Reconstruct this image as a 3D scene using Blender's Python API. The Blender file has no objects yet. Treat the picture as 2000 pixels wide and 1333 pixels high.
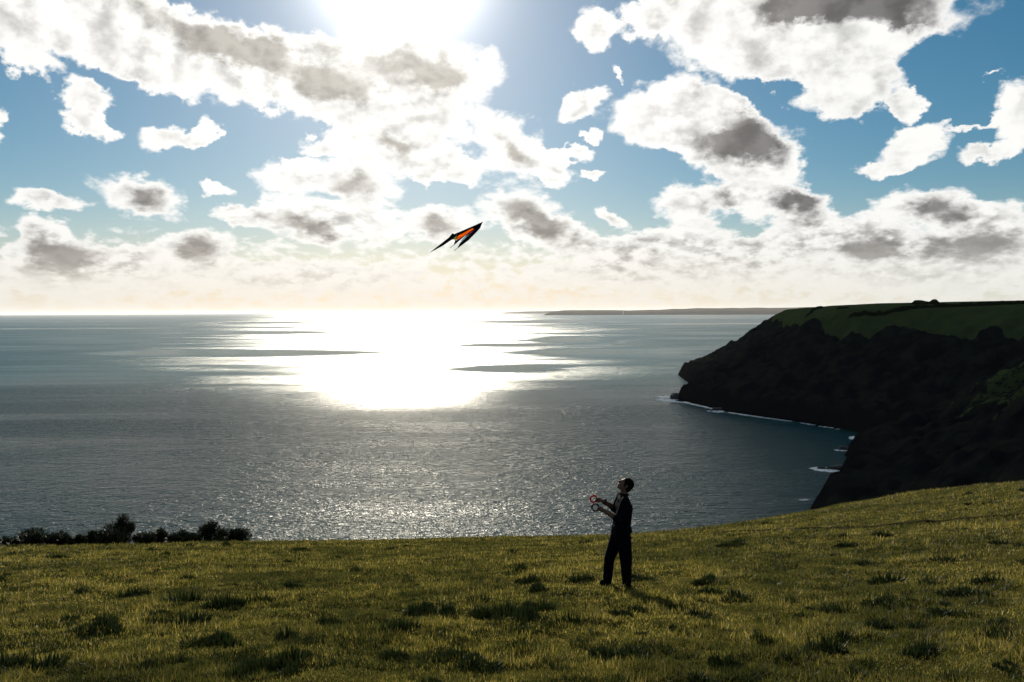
import bpy, bmesh, math, random
import numpy as np
from mathutils import Vector, Matrix

random.seed(7)
RNG = np.random.default_rng(11)
scene = bpy.context.scene
C = scene.collection
R = math.radians

# ------------------------------------------------------------------ camera
EYE = 90.0                                   # metres above the sea
cam = bpy.data.cameras.new('camera')
cam.sensor_width = 36.0
cam.lens = 27.72
cam.clip_start = 0.1
cam.clip_end = 200000.0
cam_o = bpy.data.objects.new('camera', cam)
C.objects.link(cam_o)
cam_o.matrix_world = (Matrix.Translation((0, 0, EYE)) @ Matrix.Rotation(R(90 - 2.12), 4, 'X')
                      @ Matrix.Rotation(R(-0.26), 4, 'Z'))
scene.camera = cam_o

# ------------------------------------------------------------------ light
SUN_AZ, SUN_EL = -7.9, 24.0                  # degrees, azimuth from +Y towards +X
sun_dir = Vector((math.sin(R(SUN_AZ)) * math.cos(R(SUN_EL)), math.cos(R(SUN_AZ)) * math.cos(R(SUN_EL)), math.sin(R(SUN_EL))))
sl = bpy.data.lights.new('sun', 'SUN')
sl.energy = 5.0
sl.angle = R(0.53)
sl.color = (1.0, 0.92, 0.78)
sun_o = bpy.data.objects.new('sun', sl)
C.objects.link(sun_o)
sun_o.rotation_euler = sun_dir.to_track_quat('Z', 'Y').to_euler()

scene.view_settings.view_transform = 'Standard'
scene.view_settings.look = 'None'
scene.view_settings.exposure = 0.74
scene.view_settings.gamma = 1.0
scene.view_settings.use_curve_mapping = False
scene.cycles.use_denoising = True
scene.cycles.max_bounces = 6
scene.cycles.volume_bounces = 0
scene.cycles.sample_clamp_indirect = 4.0
scene.cycles.caustics_reflective = False
scene.cycles.caustics_refractive = False

# ------------------------------------------------------------------ node helper
class NT:
    def __init__(self, tree):
        self.t = tree
        tree.nodes.clear()
    def node(self, kind, **props):
        n = self.t.nodes.new(kind)
        for k, v in props.items():
            setattr(n, k, v)
        return n
    def link(self, a, b):
        self.t.links.new(a, b)
    def put(self, sock, v):
        if isinstance(v, bpy.types.NodeSocket):
            self.t.links.new(v, sock)
        else:
            sock.default_value = v
    def m(self, op, a, b=None, c=None, clamp=False):
        n = self.node('ShaderNodeMath', operation=op, use_clamp=clamp)
        for i, v in enumerate((a, b, c)):
            if v is not None:
                self.put(n.inputs[i], v)
        return n.outputs[0]
    def v(self, op, a, b=None, scale=None):
        n = self.node('ShaderNodeVectorMath', operation=op)
        self.put(n.inputs[0], a)
        if b is not None:
            self.put(n.inputs[1], b)
        if scale is not None:
            self.put(n.inputs['Scale'], scale)
        return n.outputs['Value'] if op in ('LENGTH', 'DOT_PRODUCT', 'DISTANCE') else n.outputs[0]
    def noise(self, vec, scale, detail=2.0, rough=0.5, lac=2.0, dist=0.0, color=False, dim='3D'):
        n = self.node('ShaderNodeTexNoise', noise_dimensions=dim)
        self.put(n.inputs['Vector'], vec)
        self.put(n.inputs['Scale'], scale)
        n.inputs['Detail'].default_value = detail
        n.inputs['Roughness'].default_value = rough
        n.inputs['Lacunarity'].default_value = lac
        n.inputs['Distortion'].default_value = dist
        return n.outputs['Color' if color else 0]
    def ss(self, x, a, b, lo=0.0, hi=1.0):
        n = self.node('ShaderNodeMapRange', interpolation_type='SMOOTHSTEP')
        self.put(n.inputs['Value'], x)
        self.put(n.inputs['From Min'], a)
        self.put(n.inputs['From Max'], b)
        self.put(n.inputs['To Min'], lo)
        self.put(n.inputs['To Max'], hi)
        return n.outputs[0]
    def mix(self, f, a, b, kind='RGBA', blend='MIX'):
        n = self.node('ShaderNodeMix', data_type=kind)
        if kind == 'RGBA':
            n.blend_type = blend
            ia, ib, io = 6, 7, 2
        elif kind == 'VECTOR':
            ia, ib, io = 4, 5, 1
        else:
            ia, ib, io = 2, 3, 0
        self.put(n.inputs[0], f)
        for i, v in ((ia, a), (ib, b)):
            if isinstance(v, tuple) and kind == 'RGBA' and len(v) == 3:
                v = v + (1.0,)
            self.put(n.inputs[i], v)
        return n.outputs[io]
    def xyz(self, vec):
        n = self.node('ShaderNodeSeparateXYZ')
        self.put(n.inputs[0], vec)
        return n.outputs
    def comb(self, x, y, z):
        n = self.node('ShaderNodeCombineXYZ')
        for i, v in enumerate((x, y, z)):
            self.put(n.inputs[i], v)
        return n.outputs[0]
    def blob(self, vec, cx, cy, rx, ry, rot):
        mp = self.node('ShaderNodeMapping', vector_type='TEXTURE')
        self.put(mp.inputs['Vector'], vec)
        mp.inputs['Location'].default_value = (cx, cy, 0)
        mp.inputs['Rotation'].default_value = (0, 0, R(rot))
        mp.inputs['Scale'].default_value = (rx, ry, 1)
        g = self.node('ShaderNodeTexGradient', gradient_type='SPHERICAL')
        self.put(g.inputs[0], mp.outputs[0])
        return g.outputs[1]
    def blobs(self, vec, table):
        acc = None
        for b in table:
            f = self.blob(vec, *b[:5])
            if len(b) > 5 and b[5] != 1:
                f = self.m('MULTIPLY', f, b[5])
            acc = f if acc is None else self.m('ADD', acc, f)
        return acc

# ------------------------------------------------------------------ sky: azimuth, elevation, half width, half height (degrees), tilt
CLOUDS = [
    (-30.96, 17.33, 6.22, 2.69, 0, 1.3), (-25.57, 17.7, 7.48, 2.82, -6, 1.35), (-20.31, 17.26, 7.44, 3.1, -15, 1.2), (-15.68, 16.23, 6.14, 3.54, -15, 1),
    (-10.82, 15.69, 8.17, 3.64, 0, 1), (-5.41, 16.37, 5.47, 3.66, -10, 1), (-8.7, 13.42, 6.13, 2.39, 0, 1), (-5.81, 12.56, 3.29, 1.73, -20, 1),
    (-24.12, 15.15, 5.53, 1.39, -15, 1), (-28.15, 13.17, 2.44, 1.77, 0, 1.3), (-27.61, 11.69, 1.74, 1.24, -40, 1), (-31.29, 14.84, 2.42, 0.87, -15, 0.7),
    (-32.69, 11.58, 0.92, 1.77, 0, 1), (-22.81, 11.32, 3.77, 1.1, 10, 1), (-20.89, 11.88, 1.29, 1.47, 0, 1), (-12.99, 11.45, 3.16, 0.75, -5, 1),
    (-8.01, 11.19, 5.8, 1.92, -15, 1), (-5.47, 10.36, 4.76, 1.27, -8, 1), (0.43, 11.62, 4.8, 2.8, -20, 1), (3.19, 10.35, 2.21, 1.59, -30, 1),
    (4.66, 11.39, 1.83, 0.77, -10, 1), (-25.03, 7.91, 3.5, 1.7, -15, 1), (-30.25, 7.26, 3.04, 0.88, 0, 1), (-15.96, 9.38, 2.74, 2.06, 20, 1),
    (-11.26, 9.19, 5.34, 2.17, -8, 1), (-14.45, 6.47, 4.87, 1.76, -5, 1), (-10.93, 6.36, 5.0, 1.71, 0, 1), (-19.03, 6.34, 2.32, 0.83, -10, 1),
    (-20.15, 8.27, 1.18, 0.61, 0, 1), (-4.95, 6.54, 2.76, 1.88, 0, 1), (0.78, 7.15, 4.81, 2.35, -10, 1), (3.55, 5.42, 4.06, 1.46, -15, 1),
    (-30.44, 5.21, 1.93, 1.14, -20, 1), (-29.92, 3.64, 3.07, 1.47, 0, 1), (-22.15, 4.19, 3.19, 1.63, 0, 1), (-26.02, 3.49, 2.1, 1.13, 0, 1),
    (17.85, 18.59, 10.95, 3.55, -5, 1.25), (24.22, 18.73, 7.91, 2.81, -5, 1), (20.49, 16.3, 6.44, 1.72, -10, 1), (10.97, 20.26, 4.24, 1.87, 0, 1),
    (6.13, 19.57, 2.1, 1.75, -50, 1), (11.7, 13.55, 5.65, 3.03, -5, 1.5), (15.53, 11.82, 6.15, 3.2, -20, 1.4), (17.24, 10.36, 4.03, 1.56, -5, 1),
    (5.22, 14.48, 2.55, 1.09, 25, 1), (5.76, 12.51, 1.09, 0.48, 0, 1), (23.04, 13.98, 4.04, 2.08, 0, 1.4), (26.69, 12.96, 1.35, 1.18, 30, 1.5),
    (26.72, 10.55, 3.23, 1.52, 15, 1), (24.94, 9.42, 2.42, 0.71, 0, 1), (30.97, 9.87, 2.3, 0.73, 0, 1), (32.4, 11.8, 1.57, 2.36, 0, 1),
    (30.4, 11.45, 1.64, 0.42, 0, 0.7), (30.9, 14.13, 1.08, 0.41, 10, 0.6), (12.6, 7.64, 3.17, 1.94, 0, 1), (17.93, 7.77, 4.01, 2.13, -10, 1),
    (20.25, 6.97, 2.6, 1.56, -15, 1), (16.07, 8.09, 1.87, 0.97, 0, 1), (27.06, 6.75, 4.1, 1.62, 0, 1), (30.76, 5.71, 3.27, 1.63, 0, 1),
    (21.88, 5.03, 5.09, 1.7, 0, 1), (30.51, 3.99, 4.66, 1.39, 0, 1), (25.61, 4.21, 4.21, 1.52, 0, 1), (10.3, 4.73, 6.09, 1.59, 10, 1),
    (16.26, 4.1, 4.78, 1.34, 0, 1), (7.33, 6.81, 1.53, 0.72, -30, 1), (5.94, 9.67, 0.95, 0.5, 0, 1), (7.94, 16.41, 0.65, 0.53, 0, 0.8),
    (-14.51, 2.38, 10.45, 1.43, 0, 0.6), (11.02, 2.66, 14.29, 1.45, 0, 0.5), (-28.82, 2.22, 7.14, 1.3, 0, 0.6), (27.41, 2.17, 8.75, 1.31, 0, 0.6),
]
DARKS = [
    (-21.25, 18.08, 6.07, 1.52, -12, 1), (-17.68, 17.5, 5.34, 1.57, -25, 1), (-8.3, 17.12, 6.84, 2.78, 0, 1), (-13.29, 15.07, 4.19, 1.48, -5, 1),
    (-5.41, 17.04, 3.28, 1.98, -20, 1), (22.36, 19.43, 8.45, 1.78, -8, 1.3), (27.2, 17.85, 4.05, 1.6, -5, 1), (17.56, 11.95, 4.35, 2.2, -30, 1.4),
    (15.19, 11.33, 3.09, 1.36, -10, 1), (-24.42, 7.94, 2.46, 1.25, -15, 1), (-11.26, 8.66, 3.38, 1.48, -10, 1), (-15.15, 5.82, 3.46, 1.27, -8, 1),
    (2.26, 6.6, 3.33, 1.81, -30, 1), (-0.33, 7.34, 2.22, 1.3, 0, 1), (-5.06, 6.25, 2.06, 1.52, 0, 1), (14.35, 7.47, 1.91, 1.54, -10, 1),
    (19.92, 7.43, 2.77, 1.63, -20, 1), (28.51, 6.49, 2.42, 1.34, -5, 1), (30.92, 4.04, 4.35, 1.26, 0, 1), (0.43, 11.26, 1.85, 1.27, -30, 1),
    (-8.36, 11.53, 2.17, 1.18, -30, 1), (-29.5, 3.65, 2.25, 1.28, 0, 1), (-21.67, 4.2, 1.76, 1.23, -10, 1), (24.39, 3.92, 2.45, 0.87, 0, 1),
    (19.81, 19.15, 4.21, 1.21, 0, 0.6),
]
SKY_HUE, SKY_SAT, SKY_VAL = 0.482, 1.35, 0.57
GLOW_R, GLOW_A, GLOW_B = 4.2, 30.0, 5.0
HAZE = 0.7e-5
SHADE_SLICKS = [
    # smooth streaks standing for cloud-shadow bands on the water: x, y, half width, half depth (metres)
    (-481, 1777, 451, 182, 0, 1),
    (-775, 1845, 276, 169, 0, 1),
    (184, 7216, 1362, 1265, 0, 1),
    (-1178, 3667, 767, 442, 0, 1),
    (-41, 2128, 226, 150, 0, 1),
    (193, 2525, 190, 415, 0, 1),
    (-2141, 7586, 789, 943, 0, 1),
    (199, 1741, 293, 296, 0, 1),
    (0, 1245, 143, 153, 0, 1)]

world = bpy.data.worlds.new('World')
scene.world = world
world.use_nodes = True
def sky_branch(k, c, table, darks):
    """one stretch of sky: clear air, clouds, glare and low haze; c holds the shared coordinates"""
    d, x, y, z, az, el, P, dz, hi, ang = c
    full = bool(table)
    sky = k.node('ShaderNodeTexSky', sky_type='NISHITA')
    sky.sun_disc = False
    sky.sun_elevation = R(SUN_EL)
    sky.sun_rotation = R(SUN_AZ)
    sky.altitude = 90
    sky.air_density = 1.0
    sky.dust_density = 0.35
    sky.ozone_density = 3.0
    hs = k.node('ShaderNodeHueSaturation')
    hs.inputs['Hue'].default_value = SKY_HUE
    hs.inputs['Saturation'].default_value = SKY_SAT
    hs.inputs['Value'].default_value = SKY_VAL
    k.link(sky.outputs[0], hs.inputs['Color'])
    skyc = hs.outputs[0]
    if full:
        wa = k.v('SUBTRACT', k.noise(dz, 9.0, 3.0, 0.5, color=True), (0.5, 0.5, 0.5))
        wb = k.v('SUBTRACT', k.noise(dz, 34.0, 5.0, 0.6, color=True), (0.5, 0.5, 0.5))
        warp = k.v('ADD', k.v('SCALE', wa, scale=k.m('MULTIPLY_ADD', hi, 2.0, 1.2)), k.v('SCALE', wb, scale=k.m('MULTIPLY_ADD', hi, 1.9, 1.3)))
        Pw = k.v('MULTIPLY', k.v('ADD', P, warp), (1, 1, 0))
        B = k.m('MULTIPLY', k.blobs(Pw, table), 1.12)
        B = k.m('ADD', B, k.m('MULTIPLY', k.ss(el, 8.0, 2.5), 0.42))
    else:
        B = k.ss(k.noise(k.v('ADD', dz, (3.1, 1.7, 0.4)), 4.2, 3.0, 0.5), 0.50, 0.70)
        B = k.m('ADD', k.m('MULTIPLY', B, 0.9), k.m('MULTIPLY', k.ss(el, 8.0, 2.5), 0.42))
    det = 8.0 if full else 4.0
    nhi = k.noise(dz, 21.0, det, 0.56)
    nlo = k.noise(k.v('MULTIPLY', dz, (1, 1, 1.5)), 52.0, det - 2, 0.55)
    nn = k.mix(hi, nlo, nhi, 'FLOAT')
    dens = k.m('ADD', B, k.m('MULTIPLY', k.m('SUBTRACT', nn, 0.5), k.m('MULTIPLY_ADD', hi, -0.2, 1.4)))
    alpha = k.ss(dens, 0.19, 0.54)
    core = k.ss(dens, 0.35, 1.1)
    off = k.v('SCALE', k.v('SUBTRACT', tuple(sun_dir), d), scale=0.05)
    dz2 = k.v('ADD', dz, off)
    n2 = k.mix(hi, k.noise(k.v('MULTIPLY', dz2, (1, 1, 1.5)), 52.0, 4.0, 0.55), k.noise(dz2, 21.0, 5.0, 0.55), 'FLOAT')
    rel = k.m('SUBTRACT', n2, nn)
    low = k.m('MULTIPLY', k.ss(el, 9.0, 4.0), k.ss(el, 1.0, 3.0))
    D = k.m('MULTIPLY', low, 0.34)
    if full:
        D = k.m('ADD', D, k.m('MULTIPLY', k.blobs(Pw, darks), 1.35)) if darks else D
    else:
        D = k.m('ADD', D, k.m('MULTIPLY', core, 0.5))
    dk = k.m('ADD', D, k.m('MULTIPLY', k.m('SUBTRACT', n2, 0.5), 1.2))
    dk = k.m('ADD', dk, k.m('MULTIPLY', rel, 0.5))
    dark = k.m('MULTIPLY', k.ss(dk, 0.10, 1.05), k.ss(dens, 0.40, 1.05))
    near = k.ss(ang, 8.0, 32.0)
    white = k.mix(near, (11.0, 10.8, 10.3), (9.4, 9.35, 9.1))
    grey = k.mix(near, (6.2, 5.9, 5.3), (2.0, 1.9, 1.92))
    cloud = k.mix(dark, white, grey)
    bright = k.m('SUBTRACT', 1.06, k.m('MULTIPLY', k.ss(rel, -0.12, 0.2), k.m('MULTIPLY', core, 0.42)))
    cloud = k.v('SCALE', cloud, scale=bright)
    glow = k.m('ADD', k.m('MULTIPLY', k.m('EXPONENT', k.m('MULTIPLY', k.m('POWER', k.m('DIVIDE', ang, GLOW_R), 2.0), -1.0)), GLOW_A),
               k.m('MULTIPLY', k.m('EXPONENT', k.m('DIVIDE', ang, -6.5)), GLOW_B))
    glowc = k.v('SCALE', (1.0, 0.98, 0.95), scale=glow)
    base = k.v('ADD', skyc, glowc)
    col = k.mix(alpha, base, k.v('ADD', cloud, k.v('SCALE', glowc, scale=0.2)))
    hz = k.m('EXPONENT', k.m('MULTIPLY', k.m('POWER', k.m('DIVIDE', k.m('MAXIMUM', el, 0.0), 3.4), 1.5), -1.0))
    warm = k.ss(k.m('ABSOLUTE', k.m('SUBTRACT', az, SUN_AZ)), 5.0, 50.0)
    hazec = k.mix(warm, (9.0, 8.1, 6.8), (7.4, 7.5, 6.9))
    col = k.mix(k.m('MULTIPLY', hz, 0.92), col, hazec)
    bg = k.node('ShaderNodeBackground')
    k.link(col, bg.inputs[0])
    bg.inputs[1].default_value = 0.06
    return bg.outputs[0]
def build_world():
    k = NT(world.node_tree)
    d = k.v('NORMALIZE', k.node('ShaderNodeTexCoord').outputs['Generated'])
    x, y, z = k.xyz(d)
    az = k.m('MULTIPLY', k.m('ARCTAN2', x, y), 57.2958)
    el = k.m('MULTIPLY', k.m('ARCSINE', z), 57.2958)
    P = k.comb(az, el, 0.0)
    ca = k.v('DOT_PRODUCT', d, tuple(sun_dir))
    ang = k.m('MULTIPLY', k.m('ARCCOSINE', k.m('MINIMUM', ca, 0.99999)), 57.2958)
    hi = k.ss(el, 3.0, 14.0)
    dz = k.comb(x, y, k.m('MULTIPLY', z, 1.35))
    c = (d, x, y, z, az, el, P, dz, hi, ang)
    # the mapped clouds are looked up sector by sector, the rest of the sky follows the same noise
    cuts = [-38.0, -20.0, -6.0, 8.0, 22.0, 38.0]
    def pick(t, a, b):
        return [q for q in t if q[0] + q[2] + 4.5 > a and q[0] - q[2] - 4.5 < b]
    res = None
    for a, b in zip(cuts, cuts[1:]):
        br = sky_branch(k, c, pick(CLOUDS, a, b), pick(DARKS, a, b))
        if res is None:
            res = br
        else:
            mx = k.node('ShaderNodeMixShader')
            k.put(mx.inputs[0], k.m('GREATER_THAN', az, a))
            k.link(res, mx.inputs[1]); k.link(br, mx.inputs[2])
            res = mx.outputs[0]
    outside = k.m('MAXIMUM', k.m('GREATER_THAN', k.m('ABSOLUTE', az), 38.0), k.m('GREATER_THAN', el, 27.0))
    outside = k.m('MAXIMUM', outside, k.m('LESS_THAN', el, -0.6))
    mx = k.node('ShaderNodeMixShader')
    k.put(mx.inputs[0], outside)
    k.link(res, mx.inputs[1]); k.link(sky_branch(k, c, None, None), mx.inputs[2])
    o = k.node('ShaderNodeOutputWorld')
    k.link(mx.outputs[0], o.inputs[0])
    world.cycles.sampling_method = 'NONE'
build_world()

# ------------------------------------------------------------------ object helpers
def tag(o, label=None, cat=None, group=None, kind=None):
    if label: o['label'] = label
    if cat: o['category'] = cat
    if group: o['group'] = group
    if kind: o['kind'] = kind
    return o
def mesh_from(name, verts, faces):
    me = bpy.data.meshes.new(name)
    me.from_pydata([tuple(v) for v in verts], [], faces)
    me.update()
    return me
def link(name, me, mat=None, parent=None, smooth=True):
    o = bpy.data.objects.new(name, me)
    C.objects.link(o)
    if mat is not None and len(me.materials) == 0:
        me.materials.append(mat)
    if smooth and me.polygons:
        me.polygons.foreach_set('use_smooth', np.ones(len(me.polygons), dtype=bool))
    if parent is not None:
        o.parent = parent
    return o
def empty(name, loc, rz=0.0):
    o = bpy.data.objects.new(name, None)
    C.objects.link(o)
    o.location = loc
    o.rotation_euler = (0, 0, rz)
    o.empty_display_size = 0.2
    return o
def fast_mesh(name, V, Q):
    V = np.ascontiguousarray(V, dtype=np.float32)
    Q = np.ascontiguousarray(Q, dtype=np.int32)
    n = Q.shape[1]
    me = bpy.data.meshes.new(name)
    me.vertices.add(len(V)); me.vertices.foreach_set('co', V.ravel())
    me.loops.add(Q.size); me.loops.foreach_set('vertex_index', Q.ravel())
    me.polygons.add(len(Q)); me.polygons.foreach_set('loop_start', np.arange(0, Q.size, n, dtype=np.int32))
    me.update(calc_edges=True)
    return me
def attr(me, name, vals):
    a = me.attributes.new(name, 'FLOAT', 'POINT')
    a.data.foreach_set('value', np.ascontiguousarray(vals, dtype=np.float32))
def grid_mesh(name, xs, ys, hf):
    X, Y = np.meshgrid(xs, ys)
    Z = hf(X, Y)
    V = np.stack([X.ravel(), Y.ravel(), Z.ravel()], 1)
    nx, ny = len(xs), len(ys)
    i = (np.arange(ny - 1)[:, None] * nx + np.arange(nx - 1)[None, :]).ravel()
    Q = np.stack([i, i + 1, i + nx + 1, i + nx], 1)
    return fast_mesh(name, V, Q), X.ravel(), Y.ravel(), Z.ravel()
# smooth lattice noise, 0..1
def vnoise(x, y, seed=0):
    x = np.asarray(x, dtype=np.float64); y = np.asarray(y, dtype=np.float64)
    xi = np.floor(x).astype(np.int64); yi = np.floor(y).astype(np.int64)
    fx = x - xi; fy = y - yi
    fx = fx * fx * fx * (fx * (fx * 6 - 15) + 10); fy = fy * fy * fy * (fy * (fy * 6 - 15) + 10)
    def h(a, b):
        n = (a * 374761393 + b * 668265263 + seed * 1442695041) & 0xFFFFFFFF
        n = ((n ^ (n >> 13)) * 1274126177) & 0xFFFFFFFF
        return ((n ^ (n >> 16)) & 0xFFFF) / 65535.0
    return (h(xi, yi) * (1 - fx) + h(xi + 1, yi) * fx) * (1 - fy) + (h(xi, yi + 1) * (1 - fx) + h(xi + 1, yi + 1) * fx) * fy
def fbm(x, y, octv=4, seed=0, gain=0.5):
    s = 0.0; a = 1.0; t = 0.0
    for i in range(octv):
        s = s + a * vnoise(x, y, seed + i * 17); t += a
        x = x * 2.03 + 13.1; y = y * 2.03 - 7.7; a *= gain
    return s / t
def sstep(x, a, b):
    t = np.clip((x - a) / (b - a), 0, 1)
    return t * t * (3 - 2 * t)
# meshes out of tapered capsules, used for figures and small things
def capsule(bm, a, b, ra, rb, seg=12):
    a = Vector(a); b = Vector(b)
    d = b - a; L = d.length
    if L < 1e-6:
        d = Vector((0, 0, 1)); L = 1e-6
    q = d.to_track_quat('Z', 'Y').to_matrix()
    rings = []
    prof = []
    for t in (math.pi * k / 8 for k in range(1, 4)):
        prof.append((-ra * math.cos(t), ra * math.sin(t)))
    prof.append((0.0, ra)); prof.append((L, rb))
    for t in (math.pi * k / 8 for k in range(5, 8)):
        prof.append((L - rb * math.cos(t), rb * math.sin(t)))
    for (h, r) in prof:
        rings.append([bm.verts.new(a + q @ Vector((r * math.cos(2 * math.pi * i / seg), r * math.sin(2 * math.pi * i / seg), h))) for i in range(seg)])
    for r0, r1 in zip(rings, rings[1:]):
        for i in range(seg):
            bm.faces.new((r0[i], r0[(i + 1) % seg], r1[(i + 1) % seg], r1[i]))
    p0 = bm.verts.new(a + q @ Vector((0, 0, -ra))); p1 = bm.verts.new(a + q @ Vector((0, 0, L + rb)))
    for i in range(seg):
        bm.faces.new((p0, rings[0][(i + 1) % seg], rings[0][i]))
        bm.faces.new((p1, rings[-1][i], rings[-1][(i + 1) % seg]))
def ball(bm, c, r, rot=(0, 0, 0), seg=16):
    m = Matrix.Translation(c) @ (Matrix.Rotation(rot[2], 4, 'Z') @ Matrix.Rotation(rot[1], 4, 'Y') @ Matrix.Rotation(rot[0], 4, 'X')) @ Matrix.Diagonal((r[0], r[1], r[2], 1))
    nv = seg // 2 + 1
    rows = [[bm.verts.new(m @ Vector((math.sin(math.pi * j / nv) * math.cos(2 * math.pi * i / seg), math.sin(math.pi * j / nv) * math.sin(2 * math.pi * i / seg), math.cos(math.pi * j / nv)))) for i in range(seg)] for j in range(1, nv)]
    top = bm.verts.new(m @ Vector((0, 0, 1))); bot = bm.verts.new(m @ Vector((0, 0, -1)))
    for r0, r1 in zip(rows, rows[1:]):
        for i in range(seg):
            bm.faces.new((r0[i], r1[i], r1[(i + 1) % seg], r0[(i + 1) % seg]))
    for i in range(seg):
        bm.faces.new((top, rows[0][i], rows[0][(i + 1) % seg])); bm.faces.new((bot, rows[-1][(i + 1) % seg], rows[-1][i]))
def tube(bm, pts, r, seg=6, r1=None):
    pts = [Vector(p) for p in pts]
    rings = []
    for i, p in enumerate(pts):
        t = (pts[min(i + 1, len(pts) - 1)] - pts[max(i - 1, 0)]).normalized()
        q = t.to_track_quat('Z', 'Y').to_matrix()
        rr = r if r1 is None else r + (r1 - r) * i / max(1, len(pts) - 1)
        rings.append([bm.verts.new(p + q @ Vector((rr * math.cos(2 * math.pi * k / seg), rr * math.sin(2 * math.pi * k / seg), 0))) for k in range(seg)])
    for a, b in zip(rings, rings[1:]):
        for k in range(seg):
            bm.faces.new((a[k], a[(k + 1) % seg], b[(k + 1) % seg], b[k]))
    bm.faces.new(rings[0][::-1]); bm.faces.new(rings[-1])
def bm_mesh(name, bm):
    bmesh.ops.recalc_face_normals(bm, faces=bm.faces[:])
    me = bpy.data.meshes.new(name)
    bm.to_mesh(me); bm.free()
    return me
def fuse(name, bm, voxel, smooth=4):
    """one continuous skin over overlapping solids"""
    me = bm_mesh(name + '_raw', bm)
    o = bpy.data.objects.new(name + '_raw', me)
    C.objects.link(o)
    rm = o.modifiers.new('fuse', 'REMESH'); rm.mode = 'VOXEL'; rm.voxel_size = voxel
    sm = o.modifiers.new('smooth', 'SMOOTH'); sm.factor = 0.5; sm.iterations = smooth
    dg = bpy.context.evaluated_depsgraph_get()
    out = bpy.data.meshes.new_from_object(o.evaluated_get(dg), depsgraph=dg)
    out.name = name
    bpy.data.objects.remove(o); bpy.data.meshes.remove(me)
    return out

# ------------------------------------------------------------------ materials
def new_mat(name):
    m = bpy.data.materials.new(name)
    m.use_nodes = True
    k = NT(m.node_tree)
    o = k.node('ShaderNodeOutputMaterial')
    return m, k, o
def plain(name, col, rough=0.7, spec=0.3, noise_scale=None, amount=0.3):
    m, k, o = new_mat(name)
    p = k.node('ShaderNodeBsdfPrincipled')
    c = col + (1.0,)
    if noise_scale:
        pos = k.node('ShaderNodeTexCoord').outputs['Object']
        f = k.noise(pos, noise_scale, 3.0, 0.6)
        lo = tuple(v * (1 - amount) for v in col); hi_ = tuple(min(1, v * (1 + amount)) for v in col)
        k.link(k.mix(f, lo, hi_), p.inputs['Base Color'])
        b = k.node('ShaderNodeBump'); b.inputs['Strength'].default_value = 0.25; b.inputs['Distance'].default_value = 0.01
        k.link(f, b.inputs['Height']); k.link(b.outputs[0], p.inputs['Normal'])
    else:
        p.inputs['Base Color'].default_value = c
    p.inputs['Roughness'].default_value = rough
    p.inputs['Specular IOR Level'].default_value = spec
    k.link(p.outputs[0], o.inputs[0])
    return m
def fabric(name, col, trans):
    """thin ripstop: part of the light passes through"""
    m, k, o = new_mat(name)
    d = k.node('ShaderNodeBsdfDiffuse'); d.inputs[0].default_value = col + (1,)
    t = k.node('ShaderNodeBsdfTranslucent'); t.inputs[0].default_value = col + (1,)
    mx = k.node('ShaderNodeMixShader'); mx.inputs[0].default_value = trans
    k.link(d.outputs[0], mx.inputs[1]); k.link(t.outputs[0], mx.inputs[2]); k.link(mx.outputs[0], o.inputs[0])
    return m
def leafy(name, cols, rough=0.6, trans=0.4, patch=0.35, patch_col=None, rare=None):
    """leaves and blades: every island its own tone"""
    m, k, o = new_mat(name)
    geo = k.node('ShaderNodeNewGeometry')
    rnd = geo.outputs['Random Per Island']
    cr = k.node('ShaderNodeValToRGB')
    el = cr.color_ramp.elements
    el[0].position = 0.0; el[0].color = cols[0] + (1,)
    el[1].position = 1.0; el[1].color = cols[-1] + (1,)
    for i, c in enumerate(cols[1:-1]):
        e = el.new((i + 1) / (len(cols) - 1)); e.color = c + (1,)
    if rare:
        el[-1].position = 0.9975
        e = el.new(0.9985); e.color = rare + (1,)
    k.link(rnd, cr.inputs[0])
    col = cr.outputs[0]
    if patch_col:
        f = k.noise(geo.outputs['Position'], patch, 4.0, 0.6)
        f2 = k.noise(geo.outputs['Position'], patch * 0.16, 2.0, 0.5)
        f = k.m('ADD', k.m('MULTIPLY', f, 0.6), k.m('MULTIPLY', f2, 0.55))
        col = k.mix(k.ss(f, 0.48, 0.68), col, k.mix(0.75, col, patch_col))
    d = k.node('ShaderNodeBsdfPrincipled')
    k.link(col, d.inputs['Base Color']); d.inputs['Roughness'].default_value = rough
    d.inputs['Specular IOR Level'].default_value = 0.25
    t = k.node('ShaderNodeBsdfTranslucent'); k.link(col, t.inputs[0])
    mx = k.node('ShaderNodeMixShader'); mx.inputs[0].default_value = trans
    k.link(d.outputs[0], mx.inputs[1]); k.link(t.outputs[0], mx.inputs[2]); k.link(mx.outputs[0], o.inputs[0])
    return m

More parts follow.
